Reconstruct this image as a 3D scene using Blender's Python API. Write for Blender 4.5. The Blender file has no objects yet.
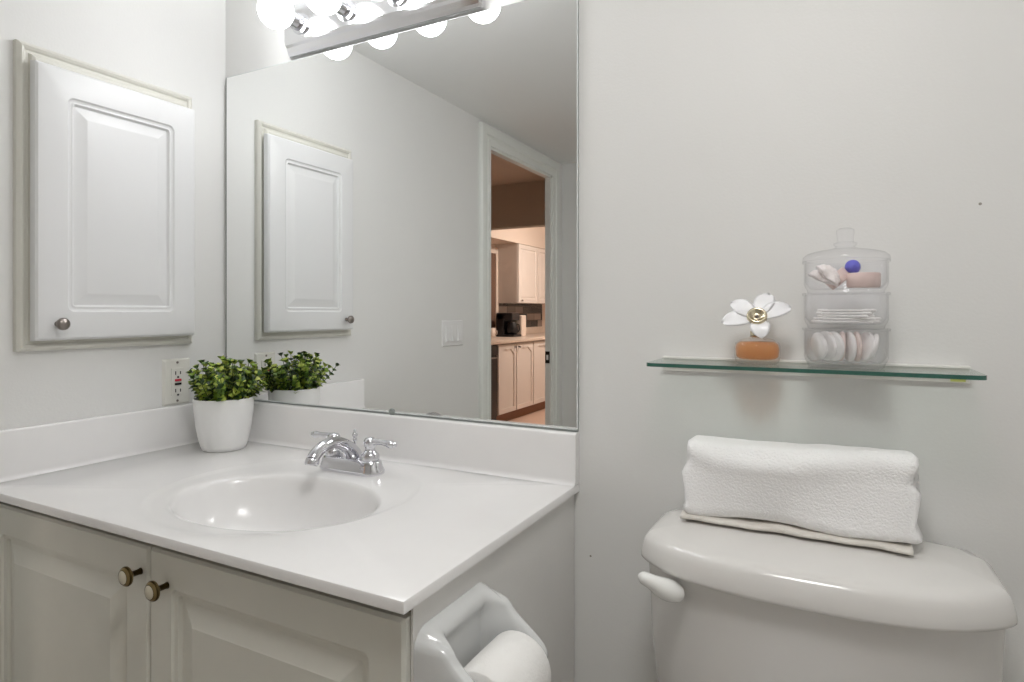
import bpy, bmesh, math, random
from mathutils import Vector, Matrix, noise, Euler
PI = math.pi
random.seed(7)
scn = bpy.context.scene

# ------------------------------------------------------------ camera, world, exposure
cam_d = bpy.data.cameras.new('camera')
cam = bpy.data.objects.new('camera', cam_d)
scn.collection.objects.link(cam)
scn.camera = cam
cam.location = (1.505, -1.144, 1.138)
cam.rotation_euler = (PI/2, 0, math.radians(27.5))
cam_d.sensor_width = 36.0
cam_d.lens = 617.5 / 1024 * 36.0
cam_d.shift_y = -29.0 / 1024
cam_d.clip_start = 0.02
w = bpy.data.worlds.new('world'); scn.world = w
w.use_nodes = True
w.node_tree.nodes['Background'].inputs[0].default_value = (0.8, 0.85, 0.9, 1)
w.node_tree.nodes['Background'].inputs[1].default_value = 0.25
vs = scn.view_settings
vs.view_transform = 'Standard'; vs.look = 'None'; vs.gamma = 1; vs.use_curve_mapping = False
vs.exposure = 0.84
scn.cycles.transparent_max_bounces = 32
scn.cycles.max_bounces = 16
scn.cycles.diffuse_bounces = 7
scn.cycles.glossy_bounces = 8
BULB_STRENGTH = 9.0
BATH_FILL = 16.0
KITCHEN_FILL = 70.0

# ------------------------------------------------------------ helpers
def link(o):
    scn.collection.objects.link(o); return o

def tag(o, label=None, cat=None, group=None, kind=None):
    if label: o['label'] = label
    if cat: o['category'] = cat
    if group: o['group'] = group
    if kind: o['kind'] = kind
    return o

def thing(name, label, cat, loc=(0, 0, 0), group=None):
    o = bpy.data.objects.new(name, None); o.empty_display_size = 0.02
    o.location = loc; link(o)
    return tag(o, label, cat, group)

def obj(name, bm, mats, parent=None, smooth=False, world=True, angle=None):
    """link bmesh as one object; verts are in world coordinates, shifted into the parent's space"""
    if parent is not None and world:
        off = Vector(parent.location)
        p = parent.parent
        while p: off += Vector(p.location); p = p.parent
        bmesh.ops.translate(bm, verts=bm.verts, vec=-off)
    me = bpy.data.meshes.new(name)
    if angle is None:
        for f in bm.faces: f.smooth = smooth
    else:
        for f in bm.faces: f.smooth = True
        for e in bm.edges:
            if len(e.link_faces) == 2 and e.calc_face_angle(0) > math.radians(angle): e.smooth = False
    bm.to_mesh(me); bm.free()
    if not isinstance(mats, (list, tuple)): mats = [mats]
    for m in mats: me.materials.append(m)
    o = link(bpy.data.objects.new(name, me))
    if parent is not None: o.parent = parent
    return o

def single(name, bm, mats, label, cat, loc, group=None, **k):
    """a thing that is one mesh, origin at loc"""
    bmesh.ops.translate(bm, verts=bm.verts, vec=-Vector(loc))
    o = obj(name, bm, mats, None, **k); o.location = loc
    return tag(o, label, cat, group)

def box(bm, x0, x1, y0, y1, z0, z1, bev=0, seg=2, mi=0):
    b = bmesh.new()
    bmesh.ops.create_cube(b, size=1)
    for v in b.verts:
        v.co = Vector(((x0+x1)/2 + v.co.x*(x1-x0), (y0+y1)/2 + v.co.y*(y1-y0), (z0+z1)/2 + v.co.z*(z1-z0)))
    if bev: bmesh.ops.bevel(b, geom=list(b.edges), offset=bev, segments=seg, profile=0.5, affect='EDGES')
    merge(bm, b, mi); return bm

def merge(bm, b, mi=0):
    mp = {}
    for v in b.verts: mp[v] = bm.verts.new(v.co)
    for f in b.faces:
        try: nf = bm.faces.new([mp[v] for v in f.verts]); nf.material_index = mi if mi else f.material_index
        except ValueError: pass
    b.free()

def bx(*a, **k): return box(bmesh.new(), *a, **k)

def lathe(prof, n=32, M=None, mis=None, caps=True, bm=None):
    """prof = [(r,z)...] revolved about z; M places it"""
    bm = bm or bmesh.new(); M = M or Matrix.Identity(4)
    rings = []
    for r, z in prof:
        if r < 1e-6: rings.append([bm.verts.new(M @ Vector((0, 0, z)))])
        else: rings.append([bm.verts.new(M @ Vector((r*math.cos(2*PI*i/n), r*math.sin(2*PI*i/n), z))) for i in range(n)])
    for k in range(len(rings)-1):
        a, b = rings[k], rings[k+1]; mi = mis[k] if mis else 0
        for i in range(n):
            j = (i+1) % n
            if len(a) == 1 and len(b) == 1: continue
            if len(a) == 1: f = bm.faces.new((a[0], b[j], b[i]))
            elif len(b) == 1: f = bm.faces.new((a[i], a[j], b[0]))
            else: f = bm.faces.new((a[i], a[j], b[j], b[i]))
            f.material_index = mi
    if caps:
        if len(rings[0]) > 1: bm.faces.new(rings[0][::-1])
        if len(rings[-1]) > 1: bm.faces.new(rings[-1])
    return bm

def loft(rings, bm=None, cap0=True, cap1=True, closed=True, mi=0):
    bm = bm or bmesh.new()
    R = [[bm.verts.new(p) for p in r] for r in rings]
    n = len(R[0])
    for a, b in zip(R, R[1:]):
        for i in range(n if closed else n-1):
            j = (i+1) % n
            f = bm.faces.new((a[i], a[j], b[j], b[i])); f.material_index = mi
    if cap0: bm.faces.new(R[0][::-1]).material_index = mi
    if cap1: bm.faces.new(R[-1]).material_index = mi
    return bm

def tube(pts, rad, n=12, bm=None, mi=0, squash=1.0):
    pts = [Vector(p) for p in pts]
    if not isinstance(rad, (list, tuple)): rad = [rad]*len(pts)
    rings = []; up = None
    for i, p in enumerate(pts):
        t = (pts[min(i+1, len(pts)-1)] - pts[max(i-1, 0)]).normalized()
        if up is None:
            up = Vector((0, 0, 1)) if abs(t.z) < .9 else Vector((1, 0, 0))
        s = t.cross(up).normalized(); up = s.cross(t).normalized()
        rings.append([p + s*math.cos(2*PI*k/n)*rad[i] + up*math.sin(2*PI*k/n)*rad[i]*squash for k in range(n)])
    return loft(rings, bm, mi=mi)

def curve_pts(ctrl, n=8):
    """Catmull-Rom through control tuples (any dimension)"""
    out = []; P = [ctrl[0]] + list(ctrl) + [ctrl[-1]]
    for i in range(1, len(P)-2):
        for k in range(n):
            t = k/n; q = []
            for a, b, c, d in zip(P[i-1], P[i], P[i+1], P[i+2]):
                q.append(.5*((2*b)+(-a+c)*t+(2*a-5*b+4*c-d)*t*t+(-a+3*b-3*c+d)*t**3))
            out.append(tuple(q))
    out.append(tuple(ctrl[-1])); return out

def rrect(a0, a1, b0, b1, r, n=5):
    """rounded rectangle in (a,b)"""
    pts = []
    r = max(r, 1e-4)
    for ca, cb, s in ((a1-r, b1-r, 0), (a0+r, b1-r, PI/2), (a0+r, b0+r, PI), (a1-r, b0+r, 1.5*PI)):
        for k in range(n+1):
            t = s + PI/2*k/n; pts.append((ca+r*math.cos(t), cb+r*math.sin(t)))
    return pts

def panel(rect, prof, place, back):
    """a slab whose face follows prof = [(inset, height, corner radius)...]; place(a,b,h) -> point; back = height of the back"""
    a0, a1, b0, b1 = rect
    rings = [[place(a, b, back) for a, b in rrect(a0, a1, b0, b1, .0006)]]
    for ins, h, r in prof:
        rings.append([place(a, b, h) for a, b in rrect(a0+ins, a1-ins, b0+ins, b1-ins, r)])
    return loft(rings)

def fix(bm):
    bmesh.ops.recalc_face_normals(bm, faces=bm.faces); return bm

def smoothstep(a, b, x):
    t = max(0, min(1, (x-a)/(b-a))); return t*t*(3-2*t)

# ------------------------------------------------------------ materials
def mat(name, col, rough=.5, metal=0, bump=0, bscale=50, var=0, vscale=5, spec=None, coat=0, sss=0):
    m = bpy.data.materials.new(name); m.use_nodes = True
    nt = m.node_tree; b = nt.nodes['Principled BSDF']
    b.inputs['Base Color'].default_value = (*col, 1)
    b.inputs['Roughness'].default_value = rough
    b.inputs['Metallic'].default_value = metal
    if coat: b.inputs['Coat Weight'].default_value = coat; b.inputs['Coat Roughness'].default_value = .05
    if spec is not None: b.inputs['Specular IOR Level'].default_value = spec
    if sss:
        b.inputs['Subsurface Weight'].default_value = sss; b.inputs['Subsurface Scale'].default_value = .01
    tc = nt.nodes.new('ShaderNodeTexCoord')
    if var:
        n = nt.nodes.new('ShaderNodeTexNoise'); n.inputs['Scale'].default_value = vscale; n.inputs['Detail'].default_value = 4
        nt.links.new(tc.outputs['Object'], n.inputs['Vector'])
        r = nt.nodes.new('ShaderNodeValToRGB')
        r.color_ramp.elements[0].position = .3; r.color_ramp.elements[1].position = .7
        r.color_ramp.elements[0].color = (*[c*(1-var) for c in col], 1)
        r.color_ramp.elements[1].color = (*[min(1, c*(1+var*.5)) for c in col], 1)
        nt.links.new(n.outputs['Fac'], r.inputs[0]); nt.links.new(r.outputs[0], b.inputs['Base Color'])
    if bump:
        n = nt.nodes.new('ShaderNodeTexNoise'); n.inputs['Scale'].default_value = bscale; n.inputs['Detail'].default_value = 3
        nt.links.new(tc.outputs['Object'], n.inputs['Vector'])
        bp = nt.nodes.new('ShaderNodeBump'); bp.inputs['Strength'].default_value = bump; bp.inputs['Distance'].default_value = .002
        nt.links.new(n.outputs['Fac'], bp.inputs['Height']); nt.links.new(bp.outputs[0], b.inputs['Normal'])
    return m

def clear_mat(name, tint=(1, 1, 1), body=0.04, body_col=(.9, .92, .95), gloss=1.0):
    """clear glass or plastic: see-through with a facing-dependent reflection"""
    m = bpy.data.materials.new(name); m.use_nodes = True
    nt = m.node_tree; nt.nodes.clear()
    out = nt.nodes.new('ShaderNodeOutputMaterial')
    tr = nt.nodes.new('ShaderNodeBsdfTransparent'); tr.inputs[0].default_value = (*tint, 1)
    df = nt.nodes.new('ShaderNodeBsdfDiffuse'); df.inputs[0].default_value = (*body_col, 1)
    gl = nt.nodes.new('ShaderNodeBsdfGlossy'); gl.inputs['Roughness'].default_value = .04
    fa = nt.nodes.new('ShaderNodeLayerWeight'); fa.inputs['Blend'].default_value = .5
    pw = nt.nodes.new('ShaderNodeMath'); pw.operation = 'POWER'; pw.inputs[1].default_value = 4
    ml = nt.nodes.new('ShaderNodeMath'); ml.operation = 'MULTIPLY_ADD'; ml.inputs[1].default_value = .6*gloss; ml.inputs[2].default_value = .02
    nt.links.new(fa.outputs['Facing'], pw.inputs[0]); nt.links.new(pw.outputs[0], ml.inputs[0])
    lw = ml
    m1 = nt.nodes.new('ShaderNodeMixShader'); m1.inputs[0].default_value = body
    m2 = nt.nodes.new('ShaderNodeMixShader')
    nt.links.new(tr.outputs[0], m1.inputs[1]); nt.links.new(df.outputs[0], m1.inputs[2])
    nt.links.new(lw.outputs[0], m2.inputs[0]); nt.links.new(m1.outputs[0], m2.inputs[1]); nt.links.new(gl.outputs[0], m2.inputs[2])
    nt.links.new(m2.outputs[0], out.inputs[0])
    return m

def emis(name, col, s):
    m = bpy.data.materials.new(name); m.use_nodes = True
    b = m.node_tree.nodes['Principled BSDF']
    b.inputs['Base Color'].default_value = (.9, .9, .9, 1)
    b.inputs['Emission Color'].default_value = (*col, 1); b.inputs['Emission Strength'].default_value = s
    return m

M_wall = mat('painted_wall', (.78, .78, .768), .55, bump=.12, bscale=220, var=.015, vscale=3)
M_ceil = mat('ceiling_paint', (.88, .885, .88), .6, bump=.1, bscale=150)
M_trim = mat('trim_paint', (.79, .81, .78), .32)
M_cab = mat('cream_cabinet_paint', (.71, .705, .645), .35, var=.04, vscale=9)
M_cabside = mat('cabinet_side_laminate', (.73, .72, .70), .4, var=.02, vscale=6)
M_rawwood = mat('raw_wood_edge', (.20, .15, .07), .7, var=.4, vscale=30)
M_medcab = mat('white_thermofoil', (.78, .785, .79), .3)
M_frame = mat('cream_moulding', (.70, .69, .63), .35)
M_marble = mat('cultured_marble', (.84, .832, .828), .2, var=.015, vscale=14)
M_mirror = mat('mirror_silver', (.95, .96, .955), .0, metal=1)
M_mirroredge = mat('mirror_edge', (.25, .27, .26), .3)
M_chrome = mat('chrome', (.70, .70, .73), .07, metal=1)
M_chrome2 = mat('polished_backplate', (.86, .86, .88), .12, metal=1)
M_pewter = mat('pewter_knob', (.30, .27, .25), .3, metal=1)
M_brass = mat('antique_brass', (.28, .21, .10), .3, metal=1)
M_brassd = mat('dark_brass', (.07, .05, .02), .4, metal=1)
M_enamel = mat('cream_enamel', (.62, .58, .47), .25)
M_porc = mat('porcelain', (.73, .715, .695), .16, coat=.15)
M_porc2 = mat('ceramic_holder_glaze', (.66, .67, .67), .15, coat=.4)
M_lever = mat('white_lever_plastic', (.85, .85, .83), .2)
M_pot = mat('white_ceramic_pot', (.84, .84, .835), .3)
M_soil = mat('dark_moss', (.02, .022, .015), .9, bump=.5, bscale=200)
M_plate = mat('cream_plastic', (.76, .75, .70), .3)
M_white = mat('white_plastic', (.82, .82, .82), .3)
M_red = mat('red_button', (.55, .02, .05), .4)
M_black = mat('black_plastic', (.008, .008, .01), .3)
M_towel = mat('terry_cloth', (.93, .925, .925), .95, bump=1.0, bscale=300, spec=.1)
M_towel2 = mat('towel_hem', (.74, .71, .66), .95, bump=.4, bscale=420, spec=.1)
M_paper = mat('toilet_paper', (.86, .85, .83), .95, bump=.35, bscale=300, spec=.1)
M_card = mat('cardboard_core', (.42, .37, .32), .9)
M_glassedge = mat('green_glass_edge', (.03, .12, .09), .15, coat=.5)
M_shelfglass = clear_mat('clear_shelf_glass', (.93, .97, .95), .02)
M_rail = mat('white_aluminium_rail', (.80, .79, .76), .35)
M_sticker = mat('yellow_green_sticker', (.58, .62, .18), .6)
M_jar = clear_mat('clear_acrylic_jar', (.995, .995, 1.0), .014, (.95, .96, 1.0), gloss=1.4)
M_bottle = clear_mat('clear_bottle_glass', (.98, .97, .96), .03, (.9, .87, .84), gloss=1.6)
M_liquid = clear_mat('orange_perfume', (.97, .66, .38), .28, (.95, .50, .20), gloss=1.3)
M_petal = mat('white_petal', (.88, .88, .90), .35)
M_gold = mat('pale_gold', (.62, .55, .40), .22, metal=1)
M_soap = mat('pink_soap', (.72, .56, .52), .5)
M_soap2 = mat('shell_white_soap', (.86, .80, .78), .4)
M_blue = mat('blue_bath_bead', (.10, .10, .55), .5, bump=.5, bscale=300)
M_cotton = mat('cotton', (.88, .86, .85), .95, bump=.4, bscale=200)
M_pad = mat('pink_tinted_pad', (.80, .68, .64), .9, bump=.3, bscale=200)
M_floor = mat('bathroom_floor_tile', (.50, .45, .38), .4, var=.1)
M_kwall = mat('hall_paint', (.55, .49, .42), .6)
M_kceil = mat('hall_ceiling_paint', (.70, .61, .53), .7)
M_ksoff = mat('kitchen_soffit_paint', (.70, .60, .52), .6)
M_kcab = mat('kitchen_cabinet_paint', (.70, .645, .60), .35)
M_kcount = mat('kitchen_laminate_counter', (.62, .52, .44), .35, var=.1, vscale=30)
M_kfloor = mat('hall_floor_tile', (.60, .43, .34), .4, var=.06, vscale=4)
M_kbase = mat('wood_toe_kick', (.22, .10, .05), .5)
M_bulb = emis('lit_bulb_glass', (.975, .985, 1.0), BULB_STRENGTH)
M_kfill = emis('kitchen_fill_glow', (1.0, .87, .78), KITCHEN_FILL)
M_bfill = emis('bath_fill_glow', (1.0, .985, .965), BATH_FILL)

# leaves: every leaf its own green
M_leaf = mat('boxwood_leaf', (.2, .35, .05), .4)
nt = M_leaf.node_tree
gi = nt.nodes.new('ShaderNodeNewGeometry'); rp = nt.nodes.new('ShaderNodeValToRGB')
for k, (p, c) in enumerate(((0, (.012, .03, .010)), (.28, (.04, .10, .02)), (.55, (.20, .32, .03)), (1, (.60, .66, .14)))):
    e = rp.color_ramp.elements[k] if k < 2 else rp.color_ramp.elements.new(p)
    e.position = p; e.color = (*c, 1)
nt.links.new(gi.outputs['Random Per Island'], rp.inputs[0])
nt.links.new(rp.outputs[0], nt.nodes['Principled BSDF'].inputs['Base Color'])

# tile backsplash of the kitchen: black tiles with a few pale ones
M_tile = mat('black_and_cream_tile', (.02, .02, .02), .2)
nt = M_tile.node_tree
tc = nt.nodes.new('ShaderNodeTexCoord'); sp = nt.nodes.new('ShaderNodeSeparateXYZ'); cb = nt.nodes.new('ShaderNodeCombineXYZ')
br = nt.nodes.new('ShaderNodeTexBrick')
nt.links.new(tc.outputs['Object'], sp.inputs[0]); nt.links.new(sp.outputs['Y'], cb.inputs['X']); nt.links.new(sp.outputs['Z'], cb.inputs['Y'])
nt.links.new(cb.outputs[0], br.inputs['Vector'])
br.inputs['Color1'].default_value = (.012, .012, .014, 1); br.inputs['Color2'].default_value = (.60, .48, .42, 1)
br.inputs['Mortar'].default_value = (.06, .05, .045, 1)
br.inputs['Scale'].default_value = 1; br.inputs['Brick Width'].default_value = .22; br.inputs['Row Height'].default_value = .09
br.inputs['Mortar Size'].default_value = .004; br.inputs['Bias'].default_value = -.45
nt.links.new(br.outputs['Color'], nt.nodes['Principled BSDF'].inputs['Base Color'])

# ------------------------------------------------------------ the setting
XL, XR, YF, CZ = .02, 2.15, -2.39, 2.052
DY0, DY1, DZ = -1.475, -2.215, 1.942        # door opening in the left wall
XH = -.010                                     # hall side of the left wall
def struct(name, bm, m, **k):
    o = obj(name, bm, m, **k); o['kind'] = 'structure'; return o
struct('floor', bx(XH, XR+.1, YF-.1, .1, -.1, 0), M_floor)
struct('ceiling', bx(XH, XR+.1, YF-.1, .1, CZ, CZ+.1), M_ceil)
wb = struct('wall_back', bx(-.03, XR+.1, 0, .1, 0, CZ), M_wall)
b = bmesh.new()
box(b, XH, XL, DY0, 0, 0, CZ); box(b, XH, XL, YF, DY1, 0, CZ); box(b, XH, XL, DY1, DY0, DZ, CZ)
struct('wall_left', b, M_wall)
struct('wall_front', bx(XH, XR+.1, YF-.1, YF, 0, CZ), M_wall)
struct('wall_right', bx(XR, XR+.1, YF, 0, 0, CZ), M_wall)

# door casing and jamb
t1 = bpy.data.objects.new('trim_1', None); t1.location = (XL, (DY0+DY1)/2, 0); link(t1); t1['kind'] = 'structure'
cprof = [(0, 0), (0, .014), (.006, .017), (.03, .017), (.036, .013), (.044, .013), (.05, .020), (.075, .022), (.088, .020), (.095, .014), (.095, 0)]
rings = []
for o_, h in cprof:
    x = XL + h
    rings.append([(x, DY0+o_, 0), (x, DY0+o_, DZ+o_*.98), (x, DY1-o_, DZ+o_*.98), (x, DY1-o_, 0)])
obj('door_casing', fix(loft(rings, cap0=False, cap1=False, closed=False)), M_trim, t1, angle=30)
b = bmesh.new()
box(b, XH, XL+.006, DY0-.012, DY0, 0, DZ); box(b, XH, XL+.006, DY1, DY1+.012, 0, DZ); box(b, XH, XL+.006, DY1, DY0, DZ-.012, DZ)
obj('door_jamb', b, M_trim, t1)
b = bx(-.008, .020, DY1+.012, DY1+.016, .835, .905, bev=.001); box(b, .0, .013, DY1+.016, DY1+.0175, .855, .885, mi=1)
obj('strike_plate', b, [M_black, M_white], t1)

# baseboards
for nm, a in (('baseboard_back', (1.06, XR, -.014, 0)), ('baseboard_right', (XR-.014, XR, YF, -.014)), ('baseboard_front', (XL, XR-.014, YF, YF+.014))):
    struct(nm, bx(a[0], a[1], a[2], a[3], 0, .09, bev=.004), M_trim)

# hall and kitchen seen through the doorway in the mirror
KX, KY, KZ = -2.06, -6.9, 2.27
struct('floor_hall', bx(KX-.1, XH, KY-.1, -.6, -.1, 0), M_kfloor)
struct('ceiling_hall', bx(KX-.1, XH, KY-.1, -.6, KZ, KZ+.1), M_kceil)
struct('wall_hall_end', bx(KX-.1, XH, -.7, -.6, 0, KZ), M_kwall)
b = bx(XH-.005, XH, DY0, -.7, 0, KZ); box(b, XH-.005, XH, DY1, DY0, DZ, KZ); box(b, XH-.005, XH, KY, DY1, 0, KZ)
struct('wall_hall_near', b, M_kwall)
struct('wall_kitchen_back', bx(KX-.1, XH, KY-.1, KY, 0, KZ), M_ksoff)
struct('wall_kitchen_side', bx(KX-.1, KX, KY, -.7, 0, KZ), M_ksoff)
struct('wall_header', bx(KX, XH-.005, -3.8, -3.7, 1.886, KZ), M_kwall)
struct('trim_2', bx(KX, -1.76, KY, -3.81, 1.942, KZ), M_ksoff)      # soffit above the cabinets

# ------------------------------------------------------------ kitchen things
def arch_door(y0, y1, z0, z1, x, parent, knob_y):
    """cathedral-arched door facing +x with a raised frame"""
    d = obj('door', bx(x-.02, x, y0, y1, z0, z1, bev=.002), M_kcab, parent)
    n = 24; b = bmesh.new(); top = []; low = []
    for k in range(n+1):
        t = k/n; y = y0+.045+(y1-y0-.09)*t
        low.append((y, z1-.085+.04*(math.sin(PI*t)**2) - .012*math.cos(4*PI*t)))
    P = []
    for h in (0, .009):
        P.append([b.verts.new((x+h, y, z1-.012)) for y, z in low] + [b.verts.new((x+h, y, z)) for y, z in low[::-1]])
    m = len(P[0])
    for i in range(m): b.faces.new((P[0][i], P[0][(i+1) % m], P[1][(i+1) % m], P[1][i]))
    for i in range(n): b.faces.new((P[1][i], P[1][i+1], P[1][m-2-i], P[1][m-1-i]))
    box(b, x, x+.009, y0+.004, y0+.045, z0+.004, z1-.012); box(b, x, x+.009, y1-.045, y1-.004, z0+.004, z1-.012)
    box(b, x, x+.009, y0+.045, y1-.045, z0+.004, z0+.05)
    obj('door_frame', fix(b), M_kcab, d)
    kz = z1-.035
    obj('knob', lathe([(.006, 0), (.006, .012), (.014, .018), (.012, .027), (0, .03)], 12, Matrix.Translation((x+.008, knob_y, kz)) @ Matrix.Rotation(PI/2, 4, 'Y')), M_pewter, d, smooth=True)

lc = thing('kitchen_base_cabinet', 'cream base cabinet with scalloped-arch doors and wood toe kick, reflected beyond the doorway', 'cabinet', (-1.76, -5.3, 0))
obj('body', bx(KX, -1.485, -6.6, -4.25, .1, .818), M_kcab, lc)
obj('toe_kick', bx(KX, -1.52, -6.6, -4.25, 0, .1), M_kbase, lc)
ys = [-4.255, -4.655, -5.07, -5.485, -5.9, -6.3]
for i in range(5):
    ky = ys[i+1]+.045 if i % 2 == 0 else ys[i]-.045
    arch_door(ys[i+1]+.005, ys[i]-.005, .105, .808, -1.463, lc, ky)
single('kitchen_countertop', bx(KX, -1.43, -6.6, -3.85, .818, .853, bev=.006), M_kcount, 'peach laminate kitchen worktop under the black coffee maker', 'countertop', (-1.76, -5.2, .818))
single('kitchen_splashback_strip', bx(KX, KX+.02, -6.6, -5.345, .853, .94, bev=.004), M_kcount, 'low peach laminate upstand behind the coffee maker', 'upstand', (-2.05, -5.9, .853))
single('kitchen_tile_backsplash', bx(KX, KX+.008, -6.6, -5.345, .94, 1.243), M_tile, 'black and cream tiled backsplash under the kitchen wall cabinet', 'backsplash', (-2.06, -5.9, .94))
dw = thing('dishwasher', 'black dishwasher at the near end of the kitchen cabinets', 'dishwasher', (-1.75, -4.05, 0))
obj('body', bx(KX+.02, -1.47, -4.247, -3.9, .0, .815), M_black, dw)
obj('door', bx(-1.47, -1.455, -4.245, -3.902, .1, .70, bev=.003), M_black, dw)
obj('control_panel', bx(-1.47, -1.45, -4.245, -3.902, .71, .812, bev=.003), M_black, dw)
obj('handle', tube([(-1.44, -4.2, .69), (-1.425, -4.18, .69), (-1.425, -3.96, .69), (-1.44, -3.94, .69)], .008), M_pewter, dw, smooth=True)
uc = thing('kitchen_wall_cabinet', 'white kitchen wall cabinet hung under the soffit, reflected through the doorway', 'cabinet', (-1.91, -5.9, 1.243))
obj('body', bx(KX, -1.78, -6.6, -5.307, 1.245, 1.94), M_kcab, uc)
for y0, y1, ky in ((-5.83, -5.31, -5.385), (-6.35, -5.84, -6.3)):
    d = obj('door', fix(panel((y0+.002, y1, 1.245, 1.938), [(.002, .02, .001), (.05, .02, .002), (.056, .014, .002), (.08, .019, .002)], lambda a, b_, h: (-1.78+h, a, b_), 0)), M_kcab, uc)
    obj('knob', lathe([(.006, 0), (.006, .01), (.014, .016), (0, .026)], 12, Matrix.Translation((-1.76, ky, 1.275)) @ Matrix.Rotation(PI/2, 4, 'Y')), M_pewter, d, smooth=True)
# window casing at the kitchen wall
w1 = bpy.data.objects.new('window_1', None); w1.location = (KX, -4.75, 1.3); link(w1); w1['kind'] = 'structure'
b = bmesh.new()
rings = []
for o_, h in ((0, 0), (0, .02), (.03, .025), (.06, .018), (.065, 0)):
    rings.append([(KX+h, -5.275-o_, .89-o_), (KX+h, -5.275-o_, 1.83+o_), (KX+h, -4.3+o_, 1.83+o_), (KX+h, -4.3+o_, .89-o_)])
obj('window_frame', fix(loft(rings, cap0=False, cap1=False)), M_ksoff, w1)
obj('window_blind', bx(KX, KX+.004, -5.275, -4.3, .89, 1.83), mat('brown_blind', (.16, .09, .06), .7), w1)
# coffee maker
cm = thing('coffee_maker', 'black drip coffee maker with a cream side panel on the kitchen worktop', 'coffee maker', (-1.83, -5.25, .853))
b = bx(-1.95, -1.72, -5.305, -5.10, .853, .88, bev=.008); box(b, -1.95, -1.85, -5.305, -5.10, .875, 1.12, bev=.01); box(b, -1.95, -1.74, -5.305, -5.10, 1.04, 1.13, bev=.015)
obj('body', b, M_black, cm)
obj('side_panel', bx(-1.94, -1.72, -5.43, -5.31, .853, 1.10, bev=.01), M_ksoff, cm)
c = obj('carafe', lathe([(0, 0), (.06, 0), (.075, .03), (.075, .09), (.05, .13), (.05, .14), (0, .14)], 20, Matrix.Translation((-1.79, -5.20, .882))), M_black, cm, smooth=True)
obj('carafe_handle', tube([(-1.725, -5.20, 1.0), (-1.70, -5.20, .99), (-1.695, -5.20, .93), (-1.715, -5.20, .91)], .008), M_black, c, smooth=True)
# small mug beside it
mg = thing('mug', 'small pale mug standing left of the coffee maker on the worktop', 'mug', (-1.93, -4.98, .853))
obj('cup', lathe([(0, 0), (.036, 0), (.04, .01), (.04, .105), (.036, .105), (.035, .012), (0, .012)], 20, Matrix.Translation((-1.93, -4.98, .853))), M_ksoff, mg, smooth=True)
obj('mug_handle', tube([(-1.89, -4.98, .93), (-1.87, -4.98, .925), (-1.868, -4.98, .89), (-1.89, -4.98, .875)], .005), M_ksoff, mg, smooth=True)
# added round dome lamp, out of view, to light the reflected kitchen
kl = thing('kitchen_fill_lamp', 'added warm dome lamp, out of view on the kitchen ceiling', 'fill lamp', (-.60, -5.15, KZ))
obj('fill_lamp_base', lathe([(0, KZ), (.17, KZ), (.17, KZ-.03), (0, KZ-.03)], 32, Matrix.Translation((-.60, -5.15, 0))), M_white, kl)
obj('fill_lamp_shade', lathe([(.155, KZ-.03), (.15, KZ-.06), (.11, KZ-.095), (.05, KZ-.11), (0, KZ-.112)], 32, Matrix.Translation((-.60, -5.15, 0)), caps=False), M_kfill, kl, smooth=True)
# added fill lamp on the bathroom ceiling, above the camera's view
bl = thing('bathroom_fill_lamp', 'added white dome fill lamp, out of view on the bathroom ceiling', 'fill lamp', (1.45, -.85, CZ))
obj('fill_lamp_base', lathe([(0, CZ), (.17, CZ), (.17, CZ-.03), (0, CZ-.03)], 32, Matrix.Translation((1.45, -.85, 0))), M_white, bl)
obj('fill_lamp_shade', lathe([(.155, CZ-.03), (.15, CZ-.06), (.11, CZ-.085), (.05, CZ-.1), (0, CZ-.102)], 32, Matrix.Translation((1.45, -.85, 0)), caps=False), M_bfill, bl, smooth=True)

# ------------------------------------------------------------ vanity cabinet
VX0, VX1, VY = XL+.002, 1.05, -.5195
vc = thing('vanity_cabinet', 'cream bathroom vanity cabinet with two raised-panel doors under the white sink top', 'cabinet', (.535, -.27, 0))
b = bx(VX0, VX1-.005, VY+.0, VY+.018, .70, .783); box(b, VX0, VX1-.005, VY, VY+.018, .09, .13); box(b, VX0, VX0+.02, VY, -.004, .09, .783)
box(b, VX0, VX1-.005, VY, -.004, .09, .105); box(b, .535, .57, VY, VY+.018, .13, .70); box(b, VX0, VX1-.005, VY+.07, VY+.085, 0, .09)
obj('body', b, M_rawwood, vc)
obj('side_panel', bx(VX1-.004, VX1, -.531, -.003, 0, .783, bev=.0006), M_cabside, vc)
def vdoor(x0, x1, kx, kz):
    prof = [(.0, .016, .002), (.004, .0205, .004), (.054, .0205, .010), (.056, .0165, .009), (.061, .0155, .007), (.064, .0155, .004), (.067, .0105, .002), (.073, .0105, .001), (.100, .0190, .001), (.103, .0205, .001)]
    d = obj('door', fix(panel((x0, x1, .105, .7655), prof, lambda a, b_, h: (a, VY-.003-h, b_), 0)), M_cab, vc, angle=9)
    M = Matrix.Translation((kx, VY-.0235, kz)) @ Matrix.Rotation(PI/2, 4, 'X')
    obj('knob', lathe([(.0055, 0), (.0045, .004), (.0045, .014), (.010, .018), (.0150, .021), (.0155, .0235), (.0145, .026), (.0125, .0265), (.0115, .029), (.0105, .029), (.0085, .0305), (0, .031)], 28, M,
        mis=[1, 1, 0, 0, 0, 1, 0, 0, 1, 2, 2]), [M_brass, M_brassd, M_enamel], d, smooth=True)
vdoor(.028, .5425, .524, .7245)
vdoor(.5465, 1.0450, .591, .7155)

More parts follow.
